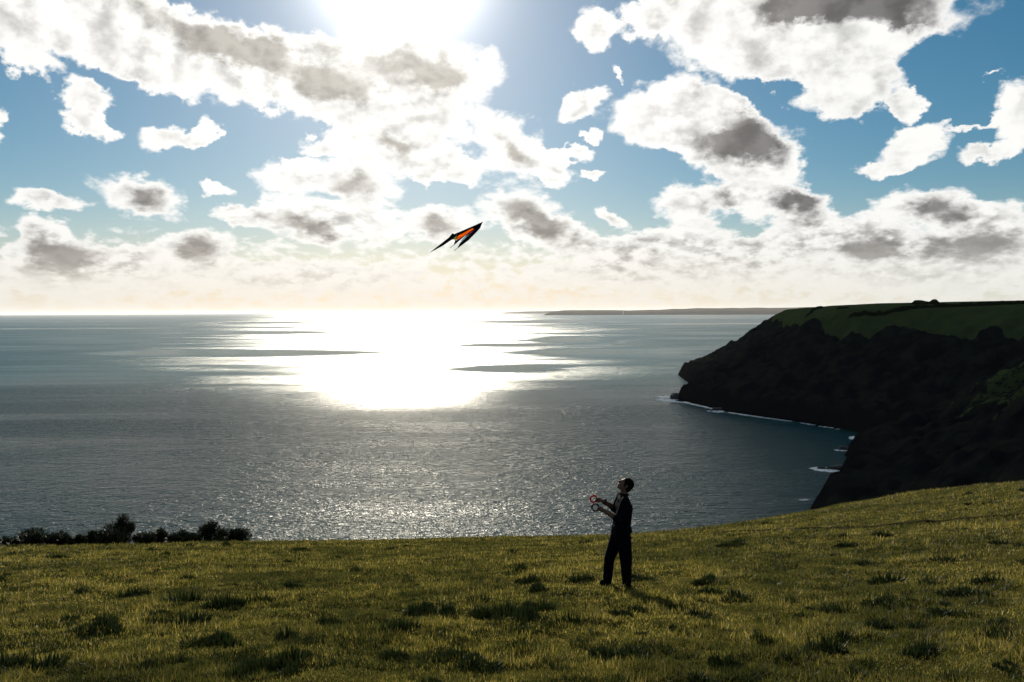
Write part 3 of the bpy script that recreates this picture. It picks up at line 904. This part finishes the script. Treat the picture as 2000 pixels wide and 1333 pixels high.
for i, (xx, yy, s) in enumerate(spots):
    o = bpy.data.objects.new('tussock', TUSS[i % len(TUSS)])
    C.objects.link(o)
    o.location = (xx, yy, gz(xx, yy) - 0.01)
    s *= 1.2
    o.scale = (s, s * rr.uniform(.8, 1.1), s * rr.uniform(.6, 1.1))
    o.rotation_euler = (0, 0, rr.uniform(0, 6.28))
    tag(o, NAMED.get((xx, yy), 'dark tussock of coarse grass standing out of the meadow turf'), 'tussock', 'dark tussocks scattered over the meadow')

# the sheep track across the right of the meadow
def track():
    pts = [(6.6, 26.3), (7.2, 25.94), (8.29, 25.38), (8.89, 24.27), (9.41, 23.98), (10.18, 22.25), (11.27, 21.54), (12.06, 20.49), (12.84, 19.63), (14.4, 18.2)]
    P = []
    for a, b in zip(pts, pts[1:]):
        P += [(a[0] + (b[0] - a[0]) * i / 8, a[1] + (b[1] - a[1]) * i / 8) for i in range(8)]
    V = []; Fc = []
    r2 = random.Random(3)
    n = 60000
    for i, (x, y) in enumerate(P):
        w = r2.uniform(0.05, 0.17)
        for c in (-1, -0.4, 0.4, 1):
            xx, yy = x + 0.5 * c * w + r2.uniform(-.02, .02), y + c * w
            V.append((xx, yy, gz(xx, yy) + (0.05 if abs(c) < .5 else -0.02)))
    for i in range(len(P) - 1):
        for j in range(3):
            a = i * 4 + j
            Fc.append((a, a + 4, a + 5, a + 1))
    o = link('sheep_track', mesh_from('sheep_track', V, Fc), M_SOIL)
    return tag(o, 'thin dark trodden track across the right of the meadow', kind='structure')
track()

# ------------------------------------------------------------------ gorse along the edge
def gorse(x, y, w, h, label, seed, spiky=False):
    r = np.random.default_rng(seed)
    z0 = gz(x, y)
    root = tag(empty('gorse_bush', (x, y, z0)), label, 'bush', 'gorse bushes along the meadow edge')
    bm = bmesh.new()
    tips = []
    for i in range(9):
        a = r.random() * 6.283; q = r.random() ** 0.7
        e = Vector((math.cos(a) * w * 0.5 * q, math.sin(a) * w * 0.35 * q, h * (0.5 + 0.42 * r.random()) * (1 - 0.35 * q)))
        tube(bm, [(0.06 * math.cos(a), 0.06 * math.sin(a), -0.1), tuple(e * 0.5 + Vector((0, 0, .06))), tuple(e)], 0.03, 5, 0.008)
        tips.append(e)
    link('stem', bm_mesh('stem', bm), M_BARK, root)
    lobes = [(t, (0.16 + 0.12 * r.random()) * min(w, 1.3 * h + .3)) for t in tips]
    n = 2600
    V = np.empty((n, 3, 3))
    for i in range(n):
        c, rad = lobes[r.integers(len(lobes))]
        dv = r.normal(size=3); dv /= np.linalg.norm(dv)
        p = np.array(c) + dv * rad * r.random() ** 0.45
        p[2] = max(p[2] * (1 if p[2] < h else 0.97), 0.02)
        if r.random() < 0.25:
            p = p * np.array([r.uniform(.6, 1.05), r.uniform(.6, 1.05), r.random() * .7])
        L = (0.15 if not spiky else 0.26) * r.uniform(.6, 1.3)
        up = np.array([dv[0] * .7, dv[1] * .7, abs(dv[2]) * .5 + (.55 if spiky else .3)]); up /= np.linalg.norm(up)
        sd_ = np.cross(up, r.normal(size=3)); sd_ /= np.linalg.norm(sd_)
        wd = 0.022 if not spiky else 0.013
        V[i, 0] = p - sd_ * wd; V[i, 1] = p + sd_ * wd; V[i, 2] = p + up * L
    me = fast_mesh('foliage', V.reshape(-1, 3), np.arange(n * 3).reshape(-1, 3))
    link('foliage', me, M_GORSE, root, smooth=False)
    return root
for (a_, w, h, lab, sp) in [
        (-32.7, 1.6, 0.4, 'low gorse bush at the left end of the meadow edge', 0), (-31.6, 2.0, 0.6, 'rounded gorse bush second from the left end of the meadow edge', 0),
        (-30.3, 1.5, 0.5, 'low ragged gorse bush in the gap left of the broad clump', 0), (-29.3, 1.2, 0.3, 'lowest straggling gorse at the left of the meadow edge', 0),
        (-28.2, 1.6, 0.5, 'gorse bush forming the left flank of the broad clump', 0), (-27.3, 1.9, 0.62, 'broad gorse bush beside the tall spiky broom', 0),
        (-26.5, 1.2, 1.25, 'tall feathery upright bush, spikiest on the meadow edge', 1), (-25.4, 1.2, 0.42, 'small gorse bush just right of the spiky upright bush', 0),
        (-24.3, 0.9, 0.62, 'small pointed gorse bush standing alone between two low clumps', 0), (-23.5, 0.7, 0.25, 'tiny gorse sprig between the pointed bush and the round pair', 0),
        (-22.9, 1.1, 0.5, 'left bush of the low round pair on the edge', 0), (-22.3, 0.9, 0.38, 'right bush of the low round pair on the edge', 0),
        (-21.2, 1.25, 0.9, 'tall blocky gorse bush, right-hand high point of the row', 0), (-20.2, 1.0, 0.55, 'bush close on the right of the tall blocky gorse', 0),
        (-19.3, 1.3, 0.48, 'last sloping gorse bush at the right end of the row', 0)]:
    yy = 38.5 + 1.2 * math.sin(a_ * 3)
    gorse(yy * math.tan(R(a_)), yy, w * 0.85, h * 1.3, lab, int(-a_ * 10), bool(sp))

# ------------------------------------------------------------------ the person
M_SKIN = plain('skin', (0.13, 0.07, 0.045), 0.65, 0.25)
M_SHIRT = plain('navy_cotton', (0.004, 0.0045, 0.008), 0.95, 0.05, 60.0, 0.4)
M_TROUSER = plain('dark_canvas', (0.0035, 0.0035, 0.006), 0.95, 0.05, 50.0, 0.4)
M_BOOT = plain('boot_leather', (0.005, 0.0045, 0.004), 0.85, 0.08, 40.0, 0.4)
M_HAIR = plain('dark_hair', (0.005, 0.004, 0.004), 0.9, 0.06, 90.0, 0.5)
M_RUBBER = plain('black_strap', (0.008, 0.008, 0.010), 0.6, 0.3)
M_RED = fabric('red_webbing', (0.45, 0.010, 0.03), 0.45)
PX, PY = 1.65, 12.33
PZ = gz(PX, PY)
person = tag(empty('person', (PX, PY, PZ)), 'person in dark clothes standing on the grass, head tilted back, holding kite straps', 'person')
SN, SFa = -0.17, 0.17                     # near and far side of the body
NSh, NEl, NWr = (0.100, SN, 1.385), (-0.010, SN - 0.05, 1.120), (-0.215, -0.115, 1.228)
FSh, FEl, FWr = (0.088, SFa, 1.40), (-0.005, SFa + 0.02, 1.185), (-0.220, 0.085, 1.335)
def hand(bm, wr, ring, side):
    """palm and five bent fingers closing round the strap"""
    w = Vector(wr); g = Vector(ring)
    fwd = (g - w).normalized()
    s = Vector((0, side, 0))
    up = s.cross(fwd).normalized()
    if up.z < 0: up = -up
    palm = w + fwd * 0.055
    capsule(bm, w, palm, 0.031, 0.034, 10)
    for j in range(4):
        o = (j - 1.5) * 0.019
        L = (0.036, 0.042, 0.039, 0.030)[j]
        base = palm + fwd * 0.018 + up * (-o) + s * 0.012
        k1 = base + fwd * L * 0.9 + s * 0.010
        k2 = k1 + fwd * L * 0.25 - s * L * 0.85
        k3 = k2 - fwd * L * 0.55 - s * 0.012
        capsule(bm, base, k1, 0.0105, 0.0095, 8); capsule(bm, k1, k2, 0.0095, 0.009, 8); capsule(bm, k2, k3, 0.009, 0.008, 8)
    t0 = w + fwd * 0.035 + up * 0.022
    t1 = t0 + fwd * 0.035 + up * 0.016
    t2 = t1 + fwd * 0.030 - up * 0.004 - s * 0.012
    capsule(bm, t0, t1, 0.013, 0.011, 8); capsule(bm, t1, t2, 0.011, 0.009, 8)
RING_F = (-0.368, 0.075, 1.372); RING_N = (-0.357, -0.105, 1.280)
def head_shapes(bm, hair=False):
    # head tipped back about 42 degrees, facing -x
    c = Vector((0.125, 0.0, 1.612))
    T = R(42)
    def P(f, u, y=0.0):                    # f: towards the face, u: towards the crown
        return c + Vector((-math.cos(T) * f + math.sin(T) * u, y, math.sin(T) * f + math.cos(T) * u))
    if hair:
        ball(bm, P(-0.022, 0.036), (0.106, 0.084, 0.098), (0, T, 0), 20)
        ball(bm, P(-0.062, -0.008), (0.062, 0.074, 0.085), (0, T, 0), 16)
        return
    ball(bm, P(-0.012, 0.030), (0.100, 0.077, 0.092), (0, T, 0), 20)         # skull
    ball(bm, P(0.030, -0.030), (0.064, 0.060, 0.086), (0, T, 0), 16)         # face
    capsule(bm, P(0.062, -0.098, -0.012), P(0.062, -0.098, 0.012), 0.024, 0.024)   # chin
    capsule(bm, P(0.0, -0.075, -0.045), P(0.055, -0.095, -0.02), 0.024, 0.022)     # jaw
    capsule(bm, P(0.0, -0.075, 0.045), P(0.055, -0.095, 0.02), 0.024, 0.022)
    capsule(bm, P(0.088, 0.012), P(0.114, -0.030), 0.009, 0.014)              # nose
    capsule(bm, P(0.098, -0.033, -0.012), P(0.098, -0.033, 0.012), 0.010, 0.010)
    capsule(bm, P(0.086, 0.026, -0.035), P(0.086, 0.026, 0.035), 0.012, 0.012)     # brow
    capsule(bm, P(0.090, -0.062, -0.018), P(0.090, -0.062, 0.018), 0.008, 0.008)   # lips
    capsule(bm, P(0.088, -0.074, -0.014), P(0.088, -0.074, 0.014), 0.008, 0.008)
    for s in (-1, 1):
        ball(bm, P(0.074, 0.004, 0.031 * s), (0.014, 0.014, 0.012), (0, T, 0), 10)  # eyes
        ball(bm, P(-0.015, -0.005, 0.080 * s), (0.020, 0.010, 0.034), (0, T, 0), 12)  # ears
def build_body():
    bm = bmesh.new()
    head_shapes(bm)
    capsule(bm, (0.098, 0, 1.44), (0.118, 0, 1.55), 0.062, 0.060)
    for s in (-1, 1):
        capsule(bm, (0.07, 0.075 * s, 0.86), (0.075, 0.07 * s, 1.0), 0.125, 0.115)
        capsule(bm, (0.075, 0.07 * s, 1.0), (0.105, 0.085 * s, 1.26), 0.115, 0.118)
        capsule(bm, (0.105, 0.085 * s, 1.26), (0.095, 0.11 * s, 1.38), 0.118, 0.075)
        capsule(bm, (0.098, 0.04 * s, 1.42), (0.094, 0.16 * s, 1.39), 0.05, 0.055)
    capsule(bm, NSh, NEl, 0.060, 0.052); capsule(bm, NEl, NWr, 0.052, 0.034)
    capsule(bm, FSh, FEl, 0.060, 0.052); capsule(bm, FEl, FWr, 0.052, 0.034)
    hand(bm, NWr, RING_N, 1); hand(bm, FWr, RING_F, -1)
    capsule(bm, (0.02, 0.09, 0.80), (-0.105, 0.12, 0.42), 0.085, 0.056); capsule(bm, (-0.105, 0.12, 0.42), (-0.135, 0.13, 0.08), 0.054, 0.040)
    capsule(bm, (0.095, -0.09, 0.80), (0.130, -0.11, 0.40), 0.090, 0.058); capsule(bm, (0.130, -0.11, 0.40), (0.138, -0.12, 0.08), 0.056, 0.040)
    capsule(bm, (-0.130, 0.13, 0.05), (-0.205, 0.10, 0.04), 0.032, 0.024); capsule(bm, (0.142, -0.12, 0.05), (0.070, -0.165, 0.04), 0.032, 0.024)
    return fuse('body', bm, 0.0062, 3)
link('body', build_body(), M_SKIN, person)
bm = bmesh.new(); head_shapes(bm, True)
link('hair', fuse('hair', bm, 0.008, 2), M_HAIR, person)
def build_shirt():
    bm = bmesh.new()
    for s in (-1, 1):
        capsule(bm, (0.062, 0.078 * s, 0.86), (0.070, 0.072 * s, 1.0), 0.138, 0.134)
        capsule(bm, (0.070, 0.072 * s, 1.0), (0.104, 0.088 * s, 1.26), 0.134, 0.130)
        capsule(bm, (0.104, 0.088 * s, 1.26), (0.096, 0.11 * s, 1.385), 0.130, 0.084)
        capsule(bm, (0.100, 0.04 * s, 1.43), (0.094, 0.16 * s, 1.39), 0.056, 0.066)
        capsule(bm, (0.085, 0.045 * s, 1.20), (0.080, 0.035 * s, 1.36), 0.110, 0.085)
    # collar standing round the neck, a fold at the hem
    for i in range(14):
        a = 2 * math.pi * i / 14; b = 2 * math.pi * (i + 1) / 14
        capsule(bm, (0.100 + 0.068 * math.cos(a), 0.068 * math.sin(a), 1.468 - 0.012 * math.cos(a)), (0.100 + 0.068 * math.cos(b), 0.068 * math.sin(b), 1.468 - 0.012 * math.cos(b)), 0.017, 0.017, 8)
    capsule(bm, (-0.045, -0.03, 0.95), (-0.080, -0.03, 0.835), 0.035, 0.022); capsule(bm, (-0.045, 0.06, 0.95), (-0.075, 0.06, 0.845), 0.035, 0.022)
    capsule(bm, (0.185, 0.0, 0.925), (0.200, 0.0, 0.865), 0.040, 0.034)
    m1 = lambda a, b, t: tuple(a[i] + (b[i] - a[i]) * t for i in range(3))
    capsule(bm, NSh, m1(NSh, NEl, 0.98), 0.076, 0.071); capsule(bm, FSh, m1(FSh, FEl, 0.98), 0.076, 0.071)
    capsule(bm, NEl, m1(NEl, NWr, 0.14), 0.068, 0.066); capsule(bm, FEl, m1(FEl, FWr, 0.14), 0.068, 0.066)
    return fuse('shirt', bm, 0.0075, 2)
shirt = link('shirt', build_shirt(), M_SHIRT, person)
def build_trousers():
    bm = bmesh.new()
    for s in (-1, 1):
        capsule(bm, (0.068, 0.078 * s, 0.80), (0.068, 0.076 * s, 0.90), 0.128, 0.124)
    capsule(bm, (0.015, 0.09, 0.79), (-0.108, 0.12, 0.41), 0.112, 0.087); capsule(bm, (-0.108, 0.12, 0.41), (-0.125, 0.128, 0.24), 0.085, 0.082); capsule(bm, (-0.125, 0.128, 0.24), (-0.138, 0.13, 0.085), 0.078, 0.078)
    capsule(bm, (0.090, -0.09, 0.79), (0.122, -0.11, 0.42), 0.118, 0.097); capsule(bm, (0.122, -0.11, 0.42), (0.124, -0.116, 0.24), 0.093, 0.082); capsule(bm, (0.124, -0.116, 0.24), (0.132, -0.12, 0.085), 0.075, 0.074)
    # slack folds at the knees
    capsule(bm, (-0.165, 0.10, 0.40), (-0.10, 0.06, 0.385), 0.02, 0.03); capsule(bm, (0.065, -0.16, 0.38), (0.13, -0.18, 0.395), 0.022, 0.03); capsule(bm, (0.19, -0.12, 0.40), (0.15, -0.17, 0.37), 0.022, 0.026)
    capsule(bm, (-0.19, 0.12, 0.11), (-0.15, 0.07, 0.10), 0.016, 0.022); capsule(bm, (0.085, -0.16, 0.10), (0.16, -0.17, 0.12), 0.018, 0.022)
    return fuse('trousers', bm, 0.0085, 2)
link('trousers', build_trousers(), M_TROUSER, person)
for (h, t) in (((-0.120, 0.135, 0.045), (-0.225, 0.095, 0.034)), ((0.155, -0.112, 0.045), (0.050, -0.178, 0.034))):
    bm = bmesh.new()
    capsule(bm, h, t, 0.052, 0.042); capsule(bm, h, (h[0], h[1], 0.12), 0.05, 0.052)
    hv, tv = Vector(h), Vector(t)
    capsule(bm, (h[0], h[1], 0.012), (t[0], t[1], 0.010), 0.046, 0.044)
    link('boot', fuse('boot', bm, 0.008, 2), M_BOOT, person)
# watch on the far wrist
wv, ev = Vector(FWr), Vector(FEl)
ax = (wv - ev).normalized()
bm = bmesh.new()
q = ax.to_track_quat('Z', 'Y').to_matrix()
c0 = wv - ax * 0.03
tube(bm, [c0 - ax * 0.012, c0 + ax * 0.012], 0.041, 16)
watch = link('wristwatch', bm_mesh('wristwatch', bm), M_RUBBER, person)
bm = bmesh.new()
n_ = (Vector((0.3, 0, 1)) - ax * ax.dot(Vector((0.3, 0, 1)))).normalized()
tube(bm, [c0 + n_ * 0.036, c0 + n_ * 0.052], 0.022, 14)
link('watch_case', bm_mesh('watch_case', bm), M_RUBBER, watch)

# ------------------------------------------------------------------ hand straps of the kite
def strap(center, r, mat, label, tilt):
    c = Vector((PX, PY, PZ)) + Vector(center)
    root = tag(empty('kite_strap', c), label, 'strap', 'hand straps of the kite')
    bm = bmesh.new()
    n, k_ = 32, 8
    rings = []
    for i in range(n):
        a = 2 * math.pi * i / n
        e = Vector((math.cos(a), 0, math.sin(a)))
        rings.append([bm.verts.new(e * r + e * 0.0125 * math.cos(2 * math.pi * j / k_) + Vector((0, 1, 0)) * 0.015 * math.sin(2 * math.pi * j / k_)) for j in range(k_)])
    for i in range(n):
        for j in range(k_):
            bm.faces.new((rings[i][j], rings[i][(j + 1) % k_], rings[(i + 1) % n][(j + 1) % k_], rings[(i + 1) % n][j]))
    lo = link('loop', bm_mesh('loop', bm), mat, root)
    bm = bmesh.new(); capsule(bm, (-r, 0, 0.004), (-r - 0.02, 0, 0.022), 0.007, 0.004, 8)
    link('line_knot', bm_mesh('line_knot', bm), M_RUBBER, root)
    root.rotation_euler = (0, 0, tilt)
    return root
strap(RING_F, 0.052, M_RED, 'red webbing hand strap held in the farther hand of the person', 0.25)
strap(RING_N, 0.055, M_RUBBER, 'black hand strap held in the nearer hand of the person', -0.15)

# ------------------------------------------------------------------ the kite
KD = 21.0                                  # metres in front of the camera
M_KBLACK = fabric('black_ripstop', (0.010, 0.011, 0.016), 0.25)
M_KORANGE = fabric('orange_ripstop', (1.0, 0.36, 0.06), 0.88)
M_KRED = fabric('dark_red_ripstop', (0.32, 0.02, 0.015), 0.6)
M_KPINK = fabric('pink_ripstop', (0.95, 0.30, 0.55), 0.88)
M_KBLUE = fabric('pale_blue_ripstop', (0.70, 0.92, 1.0), 0.9)
M_KLIME = fabric('lime_ripstop', (0.62, 0.66, 0.28), 0.8)
M_ROD = plain('carbon_rod', (0.012, 0.012, 0.013), 0.8, 0.1)
KITE_AT = (-1.481, 21.000, 91.994)
KPTS = {
    'nose': (0.705, 0.380, 0.000), 'le1': (0.221, 0.206, 0.250), 'le2': (-0.048, 0.104, 0.400), 'le2b': (-0.030, 0.122, 0.400), 'le3': (-0.257, -0.005, 0.500),
    'tipL': (-0.761, -0.350, 0.800), 'teL1': (-0.380, -0.181, 0.550), 'teL2': (-0.147, -0.050, 0.360), 'in1': (0.013, 0.049, 0.220), 'in2': (0.246, 0.157, 0.160),
    'in3': (0.454, 0.241, 0.080), 'orA': (-0.007, -0.061, 0.160), 'orB': (0.080, 0.073, 0.170), 'orC': (0.423, 0.235, 0.060), 'orD': (0.481, 0.211, 0.030),
    'orE': (0.294, 0.047, 0.000), 'orF': (0.054, -0.073, 0.080), 'lmA': (-0.019, -0.097, 0.140), 'lmB': (-0.061, -0.042, 0.220), 'kA': (-0.019, -0.085, 0.100),
    'kTail': (-0.057, -0.225, -0.020), 'kB': (0.109, -0.092, -0.060), 'kC': (0.232, 0.011, -0.030), 'kTail2': (-0.149, -0.298, -0.020), 'pkA': (0.490, 0.192, -0.020),
    'pkB': (0.496, 0.173, -0.060), 'pkC': (0.365, 0.032, -0.120), 'pkD': (0.328, 0.065, -0.060), 'blA': (0.143, -0.110, -0.100), 'blB': (0.168, -0.140, -0.160),
    'teR1': (0.136, -0.171, -0.200), 'tipR0': (0.065, -0.341, -0.420), 'tipR': (-0.003, -0.396, -0.460), 'reC': (0.354, -0.129, -0.420), 'reB': (0.538, 0.071, -0.300),
    'reA': (0.652, 0.216, -0.140), 'nz': (0.701, 0.344, -0.030), 'tabA': (-0.115, 0.134, 0.380), 'tabB': (-0.244, 0.004, 0.490), 'bridle': (0.218, -0.245, -0.550),
}

def kv(u, v, dy):
    """sail drawing: centimetre grid of the sail seen from below, dy towards the far side"""
    return Vector((u, dy, v))
kite = tag(empty('stunt_kite', KITE_AT), 'black delta stunt kite with a glowing orange panel, flying above the sea', 'kite')
from mathutils.geometry import tessellate_polygon
def panel(name, pts, mat, parent=kite, thick=0.004):
    bm = bmesh.new()
    P = [Vector(p) for p in pts]
    c = sum(P, Vector()) / len(P)
    nrm = Vector((0, 0, 0))
    for a, b in zip(P, P[1:] + P[:1]):
        nrm += (a - c).cross(b - c)
    nrm.normalize()
    top = [bm.verts.new(p + nrm * thick / 2) for p in P]; bot = [bm.verts.new(p - nrm * thick / 2) for p in P]
    for (i, j, l) in tessellate_polygon([[Vector((p.x, p.z, 0)) for p in P]]):
        bm.faces.new((top[i], top[j], top[l])); bm.faces.new((bot[l], bot[j], bot[i]))
    for i in range(len(P)):
        j = (i + 1) % len(P)
        bm.faces.new((top[j], top[i], bot[i], bot[j]))
    return link(name, bm_mesh(name, bm), mat, parent, smooth=False)
K = {n: kv(*p) for n, p in KPTS.items()}
def pan(name, mat, *ks):
    return panel(name, [K[q] for q in ks], mat)
pan('leading_panel', M_KBLACK, 'nose', 'le1', 'le2', 'le3', 'tipL', 'teL1', 'teL2', 'in1', 'in2', 'in3')
pan('accent_panel', M_KRED, 'in3', 'in2', 'in1', 'orA', 'orB', 'orC')
pan('orange_panel', M_KORANGE, 'orA', 'orB', 'orC', 'orD', 'orE', 'orF')
pan('lime_panel', M_KLIME, 'teL2', 'in1', 'orA', 'lmA', 'lmB')
pan('keel_panel', M_KBLACK, 'nose', 'in3', 'orC', 'orD', 'orE', 'orF', 'kA', 'kTail', 'kB', 'kC', 'pkA')
pan('pink_panel', M_KPINK, 'pkA', 'pkB', 'pkC', 'pkD')
pan('pale_blue_panel', M_KBLUE, 'pkC', 'pkD', 'blA', 'blB')
pan('wing_panel', M_KBLACK, 'nose', 'pkA', 'pkB', 'pkC', 'blB', 'teR1', 'tipR0', 'reC', 'reB', 'reA', 'nz')
pan('standoff_tab', M_KBLACK, 'le2', 'tabA', 'tabB', 'le3')
def rod(name, r, *ks):
    bm = bmesh.new(); tube(bm, [K[q] for q in ks], r, 6)
    return link(name, bm_mesh(name, bm), M_ROD, kite)
rod('leading_edge_rod', 0.007, 'nose', 'le1', 'le2b', 'le3', 'tipL')
rod('leading_edge_rod', 0.007, 'nose', 'reA', 'reB', 'reC', 'tipR0', 'tipR')
rod('spine', 0.006, 'nose', 'kC', 'kTail2')
rod('cross_spar', 0.005, 'le3', 'orE', 'reB')
bm = bmesh.new(); ball(bm, K['nose'], (0.016, 0.016, 0.016), seg=10)
link('nose_cap', bm_mesh('nose_cap', bm), M_ROD, kite)
tow = K['bridle']
for q in ('le2b', 'orE', 'reB'):
    bm = bmesh.new(); tube(bm, [K[q], tow], 0.0012, 4)
    link('bridle_line', bm_mesh('bridle_line', bm), M_ROD, kite)

# flying lines from the bridle down to the two straps
kw = Vector(KITE_AT) + tow
for (tgt, lab) in ((RING_F, 'thin flying line from the kite to the red strap'), (RING_N, 'thin flying line from the kite to the black strap')):
    e = Vector((PX, PY, PZ)) + Vector(tgt) + Vector((-0.07, 0, 0.02))
    bm = bmesh.new()
    pts = [kw.lerp(e, i / 24) - Vector((0, 0, 0.35 * 4 * (i / 24) * (1 - i / 24))) for i in range(25)]
    tube(bm, pts, 0.0003, 4)
    o = link('kite_line', bm_mesh('kite_line', bm), M_ROD)
    tag(o, lab, 'line', 'flying lines of the kite')

# ------------------------------------------------------------------ the air over the bay
def haze():
    bm = bmesh.new()
    bmesh.ops.create_cube(bm, size=2.0, matrix=Matrix.Translation((0, 0, 122)) @ Matrix.Diagonal((82000, 82000, 130, 1)))
    me = bm_mesh('haze', bm)
    m, k, o = new_mat('sea_haze')
    v = k.node('ShaderNodeVolumePrincipled')
    v.inputs['Color'].default_value = (0.95, 0.95, 0.96, 1)
    v.inputs['Density'].default_value = HAZE
    v.inputs['Anisotropy'].default_value = 0.35
    k.link(v.outputs[0], o.inputs['Volume'])
    tag(link('haze', me, m, smooth=False), 'thin pale sea haze over the bay', kind='stuff')
if HAZE > 0:
    haze()
